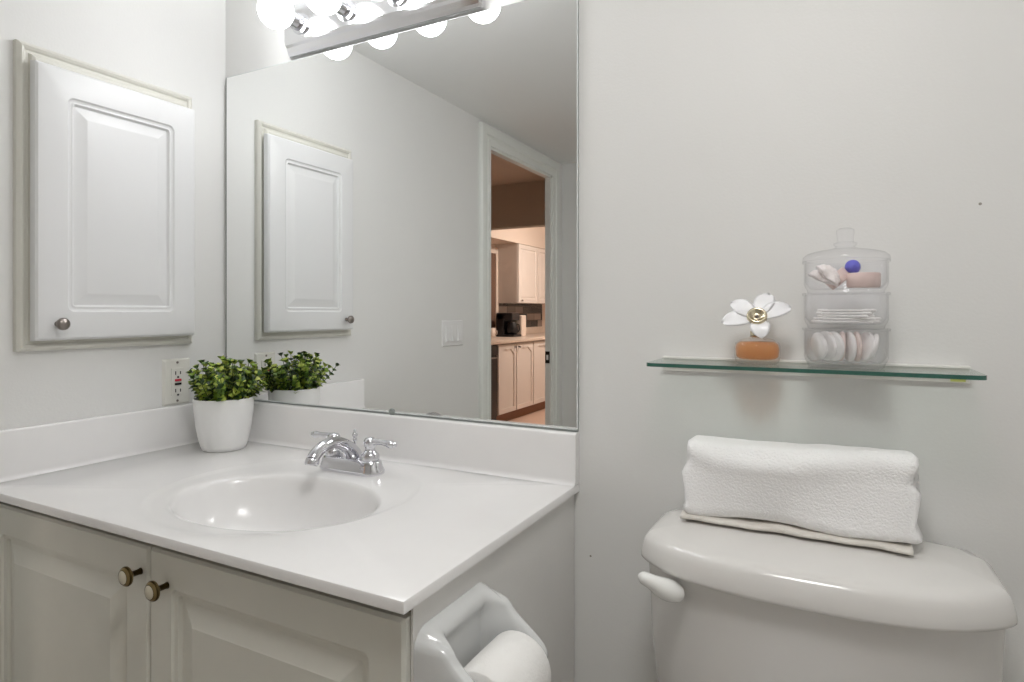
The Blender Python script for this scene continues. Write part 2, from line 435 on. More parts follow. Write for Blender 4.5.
# sink top
ct = thing('sink_countertop', 'white cultured marble sink top with an oval basin moulded in', 'countertop', (.54, -.28, .78))
X0, X1, Y0, Y1, ZT = XL+.001, 1.06, -.563, -.001, .80
N = 128
angs = [2*PI*i/N for i in range(N)]
cx0, cy0 = .59, -.30
corner = [math.atan2(cy-cy0, cx-cx0) % (2*PI) for cx in (X0, X1) for cy in (Y0, Y1)]
for ca in corner:
    k = min(range(N), key=lambda i: abs(angs[i]-ca)); angs[k] = ca
def rectpt(a):
    c, s = math.cos(a), math.sin(a)
    tx = ((X1 if c > 0 else X0)-cx0)/c if abs(c) > 1e-9 else 1e9
    ty = ((Y1 if s > 0 else Y0)-cy0)/s if abs(s) > 1e-9 else 1e9
    t = min(tx, ty); return cx0+c*t, cy0+s*t
outer = [rectpt(a) for a in angs]
def insetp(i, z): return [(min(max(x, X0+i), X1-i), min(max(y, Y0+i), Y1-i), z) for x, y in outer]
def ell(cx, cy, a, b_, z): return [(cx+a*math.cos(t), cy+b_*math.sin(t), z) for t in angs]
EO = (.583, -.292, .248, .242); EI = (.594, -.337, .209, .150)
rings = [insetp(.02, ZT-.0155), insetp(.0, ZT-.0155), insetp(0, ZT-.005), insetp(.0015, ZT-.0015), insetp(.005, ZT)]
rings.append(ell(EO[0], EO[1], EO[2]+.006, EO[3]+.006, ZT))
rings.append(ell(*EO, ZT-.0005)); rings.append(ell(EO[0], EO[1], EO[2]-.008, EO[3]-.008, ZT-.0025))
for t in (.25, .5, .75):
    e = [EO[k]*(1-t)+EI[k]*t for k in range(4)]; rings.append(ell(e[0], e[1], e[2]-.008*(1-t)+.004*t, e[3]-.008*(1-t)+.004*t, ZT-.0025-.0025*t))
for s, dz in ((1.03, .0052), (1.015, .0062), (1.0, .0080), (.985, .0115), (.968, .0185), (.94, .034), (.89, .057), (.82, .080), (.72, .100), (.6, .114), (.45, .124), (.28, .130), (.12, .1325), (.09, .133)):
    rings.append(ell(EI[0], EI[1]+.0*(1-s), EI[2]*s, EI[3]*s, ZT-dz))
obj('basin_top', fix(loft(rings, cap0=False, cap1=False)), M_marble, ct, angle=40)
obj('drain', lathe([(.0, -.135), (.0245, -.135), (.0245, -.1305), (.020, -.129), (.016, -.132), (.014, -.1295), (0, -.128)], 24, Matrix.Translation((EI[0], EI[1], ZT))), M_chrome, ct, smooth=True)
def splash_prof():
    p = [(0, 0), (.030, 0)]
    for k in range(6):
        t = k/5*PI/2; p.append((.030-.010*math.sin(t), .010-.010*math.cos(t)))
    p += [(.020, .096), (.0185, .0992), (.0155, .1005), (0, .1005)]
    return p
b = loft([[(x, -.001-d, ZT+.0003+z) for d, z in splash_prof()] for x in (XL+.018, X1-.0003)])
obj('backsplash', fix(b), M_marble, ct, angle=50)
b = loft([[(XL+.001+d*.75, y, ZT+.0003+z) for d, z in splash_prof()] for y in (-.019, -.561)])
obj('side_splash', fix(b), M_marble, ct, angle=50)

# ------------------------------------------------------------ faucet
FX, FY, FZ = .583, -.122, ZT-.004
fc = thing('faucet', 'chrome two-handle centerset faucet with arched spout behind the basin', 'faucet', (FX, FY, FZ))
def stadium(hl, hw, z, n=10):
    pts = []
    for s, c in ((-PI/2, hl), (PI/2, -hl)):
        for k in range(n+1):
            t = s+PI*k/n; pts.append((FX+c+hw*math.cos(t), FY+hw*math.sin(t), z))
    return pts
b = loft([stadium(.054, .0275, FZ+.0), stadium(.054, .0285, FZ+.005), stadium(.054, .0265, FZ+.010), stadium(.0535, .0262, FZ+.012), stadium(.0535, .0245, FZ+.016), stadium(.053, .0243, FZ+.018), stadium(.053, .0222, FZ+.0255), stadium(.052, .020, FZ+.0285), stadium(.050, .015, FZ+.0295)])
obj('base', fix(b), M_chrome, fc, angle=60)
# spout : tapering arch
cs = [(0, .010, .024, .0190), (0, .004, .038, .0165), (0, -.012, .053, .0140), (0, -.034, .0655, .0128), (0, -.060, .071, .0120), (0, -.085, .0675, .0120), (0, -.104, .057, .0124), (0, -.112, .0485, .0128)]
cp = curve_pts(cs, 5)
b = tube([(FX+p[0], FY+p[1], FZ+p[2]) for p in cp], [p[3] for p in cp], 18)
sp_ = obj('spout', fix(b), M_chrome, fc, smooth=True)
obj('aerator', lathe([(.0125, -.012), (.0135, -.010), (.0135, 0), (.012, .002)], 20, Matrix.Translation((FX, FY-.1125, FZ+.0475)) @ Matrix.Rotation(-.35, 4, 'X')), M_chrome, sp_, smooth=True)
# lift rod
obj('lift_rod', lathe([(.0025, .03), (.0025, .082), (.005, .084), (.0045, .088), (.003, .091), (.0065, .096), (.0045, .101), (.002, .103), (.0035, .106), (0, .109)], 16, Matrix.Translation((FX, FY+.010, FZ-.021))), M_chrome, fc, smooth=True)
def handle(sx, ang):
    hx = FX+sx*.051
    h = obj('handle', lathe([(.016, .022), (.0175, .026), (.020, .032), (.0195, .040), (.0145, .046), (.0105, .049), (.010, .055), (.0125, .058), (.0145, .064), (.0135, .071), (.008, .076), (0, .078)], 24, Matrix.Translation((hx, FY, FZ))), M_chrome, fc, smooth=True)
    d = Vector((math.cos(ang), math.sin(ang), 0)); o0 = Vector((hx, FY, FZ+.066))
    L = [(.008, .001, .0078), (.018, .003, .0068), (.032, .003, .0058), (.046, .002, .0066), (.055, .001, .0085), (.060, .001, .0078), (.0635, .001, .0055), (.066, .001, .0062), (.069, .001, .0050), (.071, .001, .001)]
    L = curve_pts(L, 3)
    obj('lever', fix(tube([o0 + d*p[0] + Vector((0, 0, p[1])) for p in L], [max(.0008, p[2]) for p in L], 14)), M_chrome, h, smooth=True)
handle(1, math.radians(-2)); handle(-1, math.radians(176))

# ------------------------------------------------------------ mirror
MX0, MX1, MZ0, MZ1 = XL+.012, 1.0585, .9055, 1.779
mr = thing('mirror', 'large frameless wall mirror above the sink backsplash', 'mirror', (.54, 0, MZ0))
b = bx(MX0, MX1, -.006, -.0008, MZ0, MZ1)
for f in b.faces:
    if f.normal.y > -.5 : f.material_index = 1
b.normal_update()
for f in b.faces: f.material_index = 0 if f.normal.y < -.5 else 1
obj('glass', b, [M_mirror, M_mirroredge], mr)
b = bx(MX0, MX1, -.0066, -.0061, MZ0-.0003, MZ0+.0020); box(b, MX1-.0018, MX1+.0004, -.0066, -.0061, MZ0, MZ1)
box(b, MX0, MX1, -.0066, -.0055, MZ1-.0012, MZ1+.0002)
obj('bright_edge', b, mat('polished_mirror_edge', (.75, .78, .78), .25), mr)
b = bx(MX0-.0022, MX0, -.0066, -.001, MZ0, MZ1); box(b, MX0, MX1, -.0062, -.001, MZ0-.004, MZ0-.0004)  # bottom strip: dark colour stands in for the shaded gap above the splash
obj('dark_edge_and_gap_shade', b, M_mirroredge, mr)
obj('mirror_clip', lathe([(.0095, -.003), (.0095, .0), (.006, .003), (0, .0035)], 16, Matrix.Translation((.600, -.0068, MZ0+.0005)) @ Matrix.Rotation(PI/2, 4, 'X')), M_mirroredge, mr, smooth=True)

# ------------------------------------------------------------ recessed wall cabinet
mc = thing('wall_cabinet', 'white recessed medicine cabinet with raised-panel door on the left wall', 'cabinet', (XL, -.3, 1.047))
fr = (-.497, -.108, 1.057, 1.693)
prof = [(0, .0), (0, .012), (.003, .016), (.008, .019), (.013, .017), (.016, .0135), (.021, .0135), (.024, .021), (.030, .0245), (.034, .0245), (.036, .021), (.037, .010), (.037, 0)]
rings = []
for i_, h in prof:
    rings.append([(XL+h, fr[0]+i_, fr[2]+i_), (XL+h, fr[1]-i_, fr[2]+i_), (XL+h, fr[1]-i_, fr[3]-i_), (XL+h, fr[0]+i_, fr[3]-i_)])
obj('frame', fix(loft(rings, cap0=False, cap1=False)), M_frame, mc, angle=25)
obj('box', bx(XL+.001, XL+.024, fr[0]+.037, fr[1]-.037, fr[2]+.037, fr[3]-.037), M_frame, mc)
prof = [(0, .026, .002), (.002, .040, .003), (.006, .0445, .005), (.012, .046, .006), (.060, .046, .014), (.063, .0430, .012), (.067, .0420, .010), (.071, .0430, .007), (.075, .0370, .003), (.080, .0370, .002), (.098, .0435, .001), (.101, .0440, .001)]
md = obj('door', fix(panel((-.478, -.119, 1.078, 1.655), prof, lambda a, b_, h: (XL+h, a, b_), .0255)), M_medcab, mc, angle=22)
obj('knob', lathe([(.0065, 0), (.0055, .003), (.0055, .010), (.0105, .0145), (.0130, .019), (.0125, .0235), (.009, .027), (0, .0285)], 24, Matrix.Translation((XL+.046, -.437, 1.113)) @ Matrix.Rotation(PI/2, 4, 'Y')), M_pewter, md, smooth=True)

# ------------------------------------------------------------ GFCI outlet
ol = thing('wall_outlet', 'cream electrical outlet with red and black test buttons beside the potted plant', 'outlet', (XL, -.1445, .90))
oy, oz = -.1445, .9615
obj('cover_plate', fix(panel((oy-.037, oy+.037, oz-.058, oz+.058), [(0, .001, .003), (.004, .0055, .004), (.006, .006, .004)], lambda a, b_, h: (XL+h, a, b_), 0)), M_plate, ol, angle=30)
obj('receptacle', bx(XL+.005, XL+.0085, oy-.017, oy+.017, oz-.0345, oz+.0345, bev=.0008), M_plate, ol)
for zc in (oz+.022, oz-.0225):
    for dy, hh in ((-.0065, .0045), (.0065, .0038)):
        obj('slot', bx(XL+.008, XL+.0090, oy+dy-.0012, oy+dy+.0012, zc-hh, zc+hh), M_black, ol)
for zc in (oz+.0115, oz-.034+.0005):
    obj('ground_hole', lathe([(.0026, 0), (.0026, .0012), (0, .0012)], 12, Matrix.Translation((XL+.008, oy, zc)) @ Matrix.Rotation(PI/2, 4, 'Y')), M_black, ol)
obj('test_button', bx(XL+.008, XL+.0105, oy-.0085, oy+.0085, oz+.001, oz+.0065, bev=.0006), M_red, ol)
obj('reset_button', bx(XL+.008, XL+.0105, oy-.0085, oy+.0085, oz-.0085, oz-.003, bev=.0006), M_black, ol)
for zc in (oz+.0485, oz-.0485):
    obj('screw', lathe([(.0032, 0), (.0028, .0012), (0, .0014)], 12, Matrix.Translation((XL+.006, oy, zc)) @ Matrix.Rotation(PI/2, 4, 'Y')), M_pewter, ol)

# three-gang switch on the left wall (seen in the mirror)
sw = thing('light_switch', 'white three-rocker light switch plate between medicine cabinet and doorway', 'light switch', (XL, -1.155, .99))
sy, sz = -1.153, 1.045
obj('cover_plate', fix(panel((sy-.084, sy+.084, sz-.057, sz+.057), [(0, .001, .003), (.004, .006, .004), (.006, .0065, .004)], lambda a, b_, h: (XL+h, a, b_), 0)), M_white, sw, angle=30)
for k in (-1, 0, 1):
    yc = sy+k*.046
    b = bmesh.new()
    loft([[(XL+.005, yc-.0165, sz-.034), (XL+.005, yc+.0165, sz-.034), (XL+.005, yc+.0165, sz+.034), (XL+.005, yc-.0165, sz+.034)],
          [(XL+.0155, yc-.0150, sz-.033), (XL+.0155, yc+.0150, sz-.033), (XL+.0072, yc+.0150, sz+.033), (XL+.0072, yc-.0150, sz+.033)]], b)
    obj('rocker', fix(b), M_white, sw)

# ------------------------------------------------------------ potted plant
PX, PY = .168, -.118
pp = thing('potted_plant', 'small leafy green plant in a round white ceramic pot on the sink top', 'plant', (PX, PY, ZT))
M = Matrix.Translation((PX, PY, ZT))
obj('pot', lathe([(0, 0), (.044, 0), (.0485, .002), (.053, .012), (.059, .035), (.064, .065), (.0675, .095), (.0688, .126), (.0681, .1275), (.0665, .1275), (.0655, .125), (.064, .10), (.062, .09), (0, .09)], 56, M), M_pot, pp, angle=50)
obj('soil', lathe([(.0635, .104), (.0635, .112), (.05, .118), (0, .122)], 32, M, caps=False), M_soil, pp, smooth=True)
b = bmesh.new(); sb = bmesh.new()
rnd = random.Random(3)
def leaf(bm, p, d, up, L, W):
    d = d.normalized(); s = d.cross(up)
    if s.length < .01: s = d.cross(Vector((1, 0, 0)))
    s.normalize(); n = s.cross(d).normalized()
    row = []
    for t, wv, c in ((0, .12, 0), (.2, .62, .08), (.45, 1.0, .12), (.74, .82, .09), (.92, .45, .03), (1.0, .12, 0)):
        c_ = p + d*L*t + n*L*c*.6
        row.append((bm.verts.new(c_ - s*W*wv + n*W*.35*wv), bm.verts.new(c_), bm.verts.new(c_ + s*W*wv + n*W*.35*wv)))
    for a, c in zip(row, row[1:]):
        bm.faces.new((a[0], a[1], c[1], c[0])); bm.faces.new((a[1], a[2], c[2], c[1]))
for k in range(94):
    az = rnd.uniform(0, 2*PI); r0 = math.sqrt(rnd.random())*.055
    el = math.radians(92 - 52*(r0/.055)**.9*rnd.uniform(.8, 1.15))
    base = Vector((PX+r0*math.cos(az), PY+r0*math.sin(az), ZT+.119))
    d = Vector((math.cos(az)*math.cos(el), math.sin(az)*math.cos(el), math.sin(el)))
    Ls = rnd.uniform(.056, .106)*(1.0 if el > 1.1 else .84); pts = []
    p = base.copy(); dd = d.copy()
    for j in range(7):
        pts.append(p.copy()); p = p + dd*Ls/6; dd = (dd + Vector((rnd.uniform(-.12, .12), rnd.uniform(-.12, .12), .10))).normalized()
    for q in pts:
        q.y = min(q.y, -.032); q.x = max(q.x, .045)
    if (pts[-1]-Vector((PX, PY, 0))).dot(Vector((-.887, -.46, 0))) > .066: continue
    tube(pts, .0009, 5, sb)
    for j in range(1, 7):
        ax = pts[j]-pts[j-1]; ax.normalize()
        s = ax.cross(Vector((0, 0, 1)));
        if s.length < .05: s = Vector((1, 0, 0))
        s.normalize(); s2 = ax.cross(s)
        ph = rnd.uniform(0, PI)
        for m_ in range(3 if j < 6 else 4):
            a2 = ph + m_*2*PI/(3 if j < 6 else 4)
            od = s*math.cos(a2)+s2*math.sin(a2) + ax*(.55 if j < 6 else 1.1)
            leaf(b, pts[j], od, ax, rnd.uniform(.011, .0165), rnd.uniform(.0052, .0074))
for v in b.verts:
    v.co.y = min(v.co.y, -.0235); v.co.x = max(v.co.x, .04)
lv = obj('foliage', b, M_leaf, pp, smooth=True)
obj('stem', sb, mat('green_stem', (.05, .08, .02), .6), pp, smooth=True)['kind'] = 'stuff'

# ------------------------------------------------------------ vanity light
BZ, BY = 1.851, -.10
vl = thing('vanity_light', 'chrome strip light with four lit globe bulbs over the mirror', 'wall lamp', (.56, 0, 1.785))
def bar_ring(x, s=1.0):
    return [(x, -.0005, 1.785), (x, -.014*s, 1.785), (x, -.020*s, 1.791), (x, -.024*s, 1.803), (x, -.030*s, 1.808), (x, -.032*s, 1.815), (x, -.032*s, 1.887), (x, -.030*s, 1.894), (x, -.024*s, 1.899), (x, -.020*s, 1.911), (x, -.014*s, 1.917), (x, -.0005, 1.917)]
b = loft([bar_ring(.275, .62), bar_ring(.281), bar_ring(.840), bar_ring(.846, .62)])
obj('backplate', fix(b), M_chrome2, vl)
for k, xb in enumerate((.335, .485, .635, .785)):
    M = Matrix.Translation((xb, 0, BZ)) @ Matrix.Rotation(PI/2, 4, 'X')
    s = obj('socket', lathe([(.026, .031), (.026, .034), (.0195, .036), (.0185, .050), (.0195, .0515), (.0195, .053), (.0185, .0545), (.0180, .066), (.0165, .068)], 28, M), M_chrome, vl, smooth=False, angle=50) if False else obj('socket', lathe([(.026, .031), (.026, .034), (.0195, .036), (.0185, .046), (.0197, .0475), (.0197, .049), (.0185, .0505), (.0180, .066), (.0165, .068)], 28, M), M_chrome, vl, angle=50)
    pr = [(.0135, .064), (.0140, .066)]
    R, c0 = .0410, .106
    for j in range(19):
        a = math.radians(160 - 160*j/18); pr.append((R*math.sin(a), c0 - R*math.cos(PI-a)*-1*-1 if False else c0 + R*math.cos(a)))
    pr = pr[:2] + [(r, z) for r, z in pr[2:]]
    obj('light_bulb', lathe(pr, 36, M, caps=False), M_bulb, vl, smooth=True)

# ------------------------------------------------------------ toilet
TX = 1.470
tl = thing('toilet', 'white porcelain toilet whose cistern carries the folded towel', 'toilet', (TX, -.12, 0))
def tank_ring(hw, yb, yside, yfront, z, p=3.0, n=44, rc=.02):
    pts = []
    pts += [(TX+hw-rc, yb, z), (TX+hw-rc*.3, yb-rc*.3, z), (TX+hw, yb-rc, z)]
    for k in range(n+1):
        s = math.cos(PI*k/n); x = hw*s
        y = yside + (yfront-yside)*(1-abs(s)**p)**(1/1.25)
        pts.append((TX+x, y, z))
    pts += [(TX-hw, yb-rc, z), (TX-hw+rc*.3, yb-rc*.3, z), (TX-hw+rc, yb, z)]
    return pts
rings = [tank_ring(.192, -.03, -.10, -.165, .38), tank_ring(.212, -.02, -.12, -.200, .42), tank_ring(.226, -.015, -.143, -.222, .60), tank_ring(.2315, -.012, -.150, -.232, .7445)]
obj('tank', fix(loft(rings)), M_porc, tl, angle=60)
L = []
for ins, z in ((.004, .7447), (.0005, .7465), (0, .751), (.001, .760), (.0035, .771), (.0065, .7785), (.0105, .7835), (.0170, .7870), (.030, .7893), (.050, .7912), (.085, .7940)):
    L.append(tank_ring(.240-ins, -.010-ins*.25, -.165+ins*.8, -.249+ins, z, rc=.045))
ld = obj('tank_lid', fix(loft(L)), M_porc, tl, angle=60)
# flush lever
b = bmesh.new()
cp = curve_pts([(1.294, -.212, .720, .0205), (1.287, -.222, .7245, .0220), (1.278, -.232, .731, .0200), (1.268, -.239, .7385, .0155), (1.259, -.243, .7435, .0135), (1.2525, -.244, .7455, .0110), (1.248, -.2445, .746, .004)], 5)
tube([p[:3] for p in cp], [p[3] for p in cp], 18, b, squash=.72)
obj('flush_lever', fix(b), M_lever, tl, smooth=True)
# bowl, seat, lid
def oval(hw, y0, y1, z, n=40):
    cy = (y0+y1)/2; hl = (y1-y0)/2
    return [(TX+hw*math.cos(2*PI*k/n), cy+hl*math.sin(2*PI*k/n), z) for k in range(n)]
obj('bowl', fix(loft([oval(.11, -.60, -.14, 0), oval(.105, -.58, -.15, .06), oval(.10, -.50, -.16, .18), oval(.15, -.64, -.14, .30), oval(.18, -.69, -.10, .37), oval(.182, -.695, -.10, .385)])), M_porc, tl, smooth=True)
obj('tank_shelf', bx(TX-.15, TX+.15, -.26, -.04, .34, .3795, bev=.02), M_porc, tl, smooth=True)
obj('seat', fix(loft([oval(.178, -.69, -.27, .386), oval(.185, -.70, -.265, .392), oval(.180, -.695, -.265, .403)])), M_white, tl, smooth=True)
obj('seat_cover', fix(loft([oval(.178, -.69, -.27, .404), oval(.183, -.70, -.265, .410), oval(.165, -.67, -.28, .420)])), M_white, tl, smooth=True)

# ------------------------------------------------------------ folded towel on the cistern
def towel():
    b = bmesh.new()
    x0, x1, n = 1.284, 1.616, 96
    def sec(t):
        # fold centre lines: closed cross-section (y, z)
        yb, yf, zb, zt = -.020, -.118, .8075, .925+.008*t
        pts = []
        m = 14
        for (cy, cz, ry, rz, s) in ((yb-.035, zt-.040, .035, .040, 0), (yf+.034, zt-.048, .034, .048, PI/2), (yf+.022, zb+.018, .022, .018, PI), (yb-.014, zb+.014, .014, .014, 1.5*PI)):
            for k in range(m+1):
                a = s+PI/2*k/m; pts.append((cy+ry*math.cos(a), cz+rz*math.sin(a)))
        return pts
    rings = []
    for i in range(n+1):
        t = i/n
        e = min(t, 1-t)*(x1-x0)
        # rounded ends: shrink toward the centre and pull outwards
        k = 1.0
        if e < .016: k = .80+.20*math.sqrt(max(0, 1-((.016-e)/.016)**2))
        x = x0+(x1-x0)*t
        S = sec(t); cy = sum(p[0] for p in S)/len(S); cz = sum(p[1] for p in S)/len(S)
        ring = []
        for y, z in S:
            yy = cy+(y-cy)*k; zz = cz+(z-cz)*k
            q = Vector((x*9, yy*14, zz*16))
            nz = noise.noise(q)*.0045 + noise.noise(q*3.1)*.0016
            # long soft folds running along the towel's front
            if y < cy:
                nz += .0035*math.sin((z-.8)*120 + 2.2*math.sin(t*5.0)+t*2)
            d = Vector((0, yy-cy, zz-cz)).normalized()
            zz2 = zz + d.z*nz
            xx = x
            edge = smoothstep(.03, 0, (x1-x)) - smoothstep(.03, 0, (x-x0))*.7
            xx += edge*(.008*math.sin(zz*95+1)+.006*noise.noise(Vector((0, yy*30, zz*60)))+ .004*(cz-zz)/.06)
            ring.append((xx, yy+d.y*nz, max(zz2, .8055)))
        rings.append(ring)
    loft(rings, b)
    return fix(b)
tw = thing('folded_towel', 'thick white terry towel folded into a bundle on the toilet cistern', 'towel', (1.45, -.07, .795))
obj('upper_fold', towel(), M_towel, tw, smooth=True)
b = bmesh.new(); rings = []
for i in range(61):
    t = i/60; x = 1.282+.322*t; wv = .0018*math.sin(t*17)+.0015*math.sin(t*31)
    droop = .004*smoothstep(.8, 1, t)
    r = []
    for k in range(20):
        a = 2*PI*k/20; c, s = math.cos(a), math.sin(a)
        sy_ = math.copysign(abs(c)**.5, c); szz = math.copysign(abs(s)**.7, s)
        yy = -.071+.0475*sy_ - (.004*smoothstep(.6, 1, t) if c < 0 else 0)
        if k in (8, 9, 10, 11, 12): yy += wv
        r.append((x, yy, .8015+.0062*szz+(.0006 if szz < 0 else wv*.4)))
    rings.append(r)
loft(rings, b)
obj('lower_fold', fix(b), M_towel2, tw, smooth=True)

# ------------------------------------------------------------ glass shelf
SX0, SX1, SZ = 1.225, 1.688, 1.053
sh = thing('glass_shelf', 'narrow green-edged glass shelf on the wall above the toilet', 'shelf', (1.455, 0, SZ-.025))
def shelf_out(z, ins=0):
    r = .012; p = [(SX0+ins, -.003), (SX1-ins, -.003)][::-1]
    pts = [(SX1-ins, -.003, z), (SX0+ins, -.003, z)]
    y = -.125+ins
    for k in range(7):
        a = PI + PI/2*k/6; pts.append((SX0+ins+r+r*math.cos(a), y+r+r*math.sin(a), z))
    for k in range(7):
        a = 1.5*PI + PI/2*k/6; pts.append((SX1-ins-r+r*math.cos(a), y+r+r*math.sin(a), z))
    return pts
b = loft([shelf_out(SZ-.006), shelf_out(SZ)])
fix(b); b.normal_update()
for f in b.faces: f.material_index = 0 if f.normal.y > -.3 else 1
obj('glass_panel', b, [M_shelfglass, M_glassedge], sh)
b = bx(1.228, 1.686, -.008, -.0008, SZ-.022, SZ+.004, bev=.0008)
box(b, 1.228, 1.686, -.016, -.008, SZ+.0003, SZ+.004, bev=.0008); box(b, 1.228, 1.686, -.016, -.008, SZ-.010, SZ-.0063, bev=.0008)
rl = obj('wall_rail', b, M_rail, sh)
obj('sticker', bx(1.662, 1.681, -.0088, -.0081, SZ-.020, SZ-.0105), M_sticker, rl)

# ------------------------------------------------------------ perfume bottle
BX_, BY_ = 1.394, -.060
pb = thing('perfume_bottle', 'round perfume bottle of orange liquid with a big white daisy cap on the glass shelf', 'perfume bottle', (BX_, BY_, SZ))
M = Matrix.Translation((BX_, BY_, SZ+.0005))
obj('bottle', lathe([(0, 0), (.029, 0), (.033, .003), (.0355, .012), (.0362, .024), (.0335, .034), (.025, .040), (.012, .043), (.010, .050), (.008, .050), (.0085, .042), (.014, .0395)], 40, M, caps=False), M_bottle, pb, smooth=True)
obj('liquid', lathe([(0, .008), (.028, .008), (.0325, .012), (.0340, .024), (.0318, .0325), (.027, .0360), (0, .0360)], 40, M), M_liquid, pb, smooth=True)
obj('collar', lathe([(.010, .043), (.011, .045), (.011, .052), (.008, .056), (.006, .066), (0, .066)], 24, M), M_gold, pb, smooth=True)
fc_ = Vector((BX_+.001, BY_-.014, SZ+.075))
nrm = Vector((.10, -.80, .56)).normalized()
e1 = Vector((1, .1, 0)); e1 = (e1-nrm*e1.dot(nrm)).normalized(); e2 = nrm.cross(e1).normalized()
for ang, Lp in ((68, .047), (142, .045), (190, .049), (282, .033), (24, .050)):
    a = math.radians(ang); d = e1*math.cos(a)+e2*math.sin(a); s = nrm.cross(d)
    b = bmesh.new(); top, bot = [], []
    nL, nW = 12, 6
    for side, off in ((0, .0016), (1, -.0016)):
        g = []
        for i in range(nL+1):
            t = i/nL; wdt = .0155*(math.sin(PI*min(1, t*.93+.07))**.55)*(.95+.12*t)
            row = []
            for j in range(nW+1):
                u = j/nW*2-1
                bow = .006*math.sin(PI*t*.9) + .003*u*u - .004*t*t
                edge = (1-abs(u)**4)*(1-(2*t-1)**8)
                row.append(b.verts.new(fc_ + d*(.006+Lp*t) + s*wdt*u + nrm*(bow + off*edge)))
            g.append(row)
        for i in range(nL):
            for j in range(nW): b.faces.new((g[i][j], g[i+1][j], g[i+1][j+1], g[i][j+1]))
    bmesh.ops.remove_doubles(b, verts=b.verts, dist=.00005)
    obj('petal', fix(b), M_petal, pb, smooth=True)
Mq = Matrix.Translation(fc_) @ nrm.to_track_quat('Z', 'Y').to_matrix().to_4x4()
obj('flower_centre', lathe([(0, -.004), (.012, -.004), (.0160, .003), (.0155, .008), (.013, .0105), (.011, .009), (.0065, .0045), (.003, .0042), (.0026, .008), (0, .0085)], 28, Mq, mis=[0, 0, 0, 0, 0, 0, 0, 1, 1]), [M_gold, M_pewter], pb, smooth=True)

# ------------------------------------------------------------ three-tier clear jar
JX, JY = 1.521, -.0665
jr = thing('tiered_jar', 'clear three-tier stacking jar with knobbed lid on the glass shelf', 'jar', (JX, JY, SZ))
MJ = Matrix.Translation((JX, JY, SZ+.0005))
def tier(z0, z1, first=False):
    w_ = .0018; R = .0575; r0 = .052
    return [(0, z0), (r0-.006, z0), (r0, z0+.001), (r0+.001, z0+.006), (R-.002, z0+.010), (R, z0+.016), (R, z1-.004), (R+.0025, z1-.003), (R+.0025, z1),
            (R-w_, z1), (R-w_, z0+.018), (R-.006, z0+.012), (r0-.004, z0+.008), (0, z0+.008)]
zs = (0, .058, .112, .163)
for k in range(3):
    obj('tier', lathe(tier(zs[k], zs[k+1]+.0015 if k < 2 else zs[3]), 56, MJ, caps=False), M_jar, jr, smooth=False, angle=35)
obj('lid', lathe([(.0585, .1632), (.0598, .165), (.0590, .169), (.0530, .1745), (.040, .178), (.022, .181), (.0145, .183), (.013, .185), (.0160, .1875), (.0160, .190), (.0115, .192), (.0110, .198), (.0125, .205), (.0125, .210), (.008, .213), (0, .214),
                  ], 56, MJ, caps=False), M_jar, jr, angle=40)
def spot(r, a): return JX+r*math.cos(a), JY+r*math.sin(a)
# bottom tier : cotton rounds standing on edge
rr = random.Random(5)
for k in range(8):
    tt = (k-3.5)/3.5
    x = JX+tt*.036; hh = .0230
    M = Matrix.Translation((x, JY-.004+rr.uniform(-.004, .004), SZ+.0095+hh)) @ Matrix.Rotation(tt*.20+rr.uniform(-.1, .1), 4, 'Y') @ Matrix.Rotation(rr.uniform(-.3, .3)+.35, 4, 'Z') @ Matrix.Rotation(PI/2, 4, 'Y')
    m = M_pad if k in (3, 5) else M_cotton
    rad = hh if abs(tt) < .8 else hh*.9
    single('cotton_pad', lathe([(0, -.003), (rad*.9, -.003), (rad, -.0012), (rad, .0012), (rad*.9, .003), (0, .003)], 28, M), m,
           ('pinkish round cotton pad standing on edge in the jar\'s bottom tier' if m is M_pad else 'white round cotton pad standing on edge in the jar\'s bottom tier'), 'cotton pad', M.to_translation(),
           ('pink cotton pads in the bottom tier' if m is M_pad else 'white cotton pads in the bottom tier'), smooth=True)
# middle tier : cotton swabs lying crosswise
for k in range(24):
    a = rr.uniform(-.22, .22)*(1 if k < 10 else 2.6) + (PI if k % 2 else 0)
    lay = k//5; z = SZ+.0705+lay*.0042; off = ((k % 5)-2)*.0145
    L_ = math.sqrt(.052**2-off**2)*(.88 if k < 10 else .76)
    c = Vector((JX+rr.uniform(-.003, .003), JY+off, z)); d = Vector((math.cos(a), math.sin(a)*.5, 0)).normalized()
    pr = [(-L_, .0004), (-L_+.002, .0022), (-L_+.007, .0024), (-L_+.011, .0012), (L_-.011, .0012), (L_-.007, .0024), (L_-.002, .0022), (L_, .0004)]
    single('cotton_swab', fix(tube([c+d*q[0] for q in pr], [q[1] for q in pr], 8)), M_cotton, 'white cotton swab lying in the jar\'s middle tier', 'cotton swab', c, 'cotton swabs in the middle tier', smooth=True)
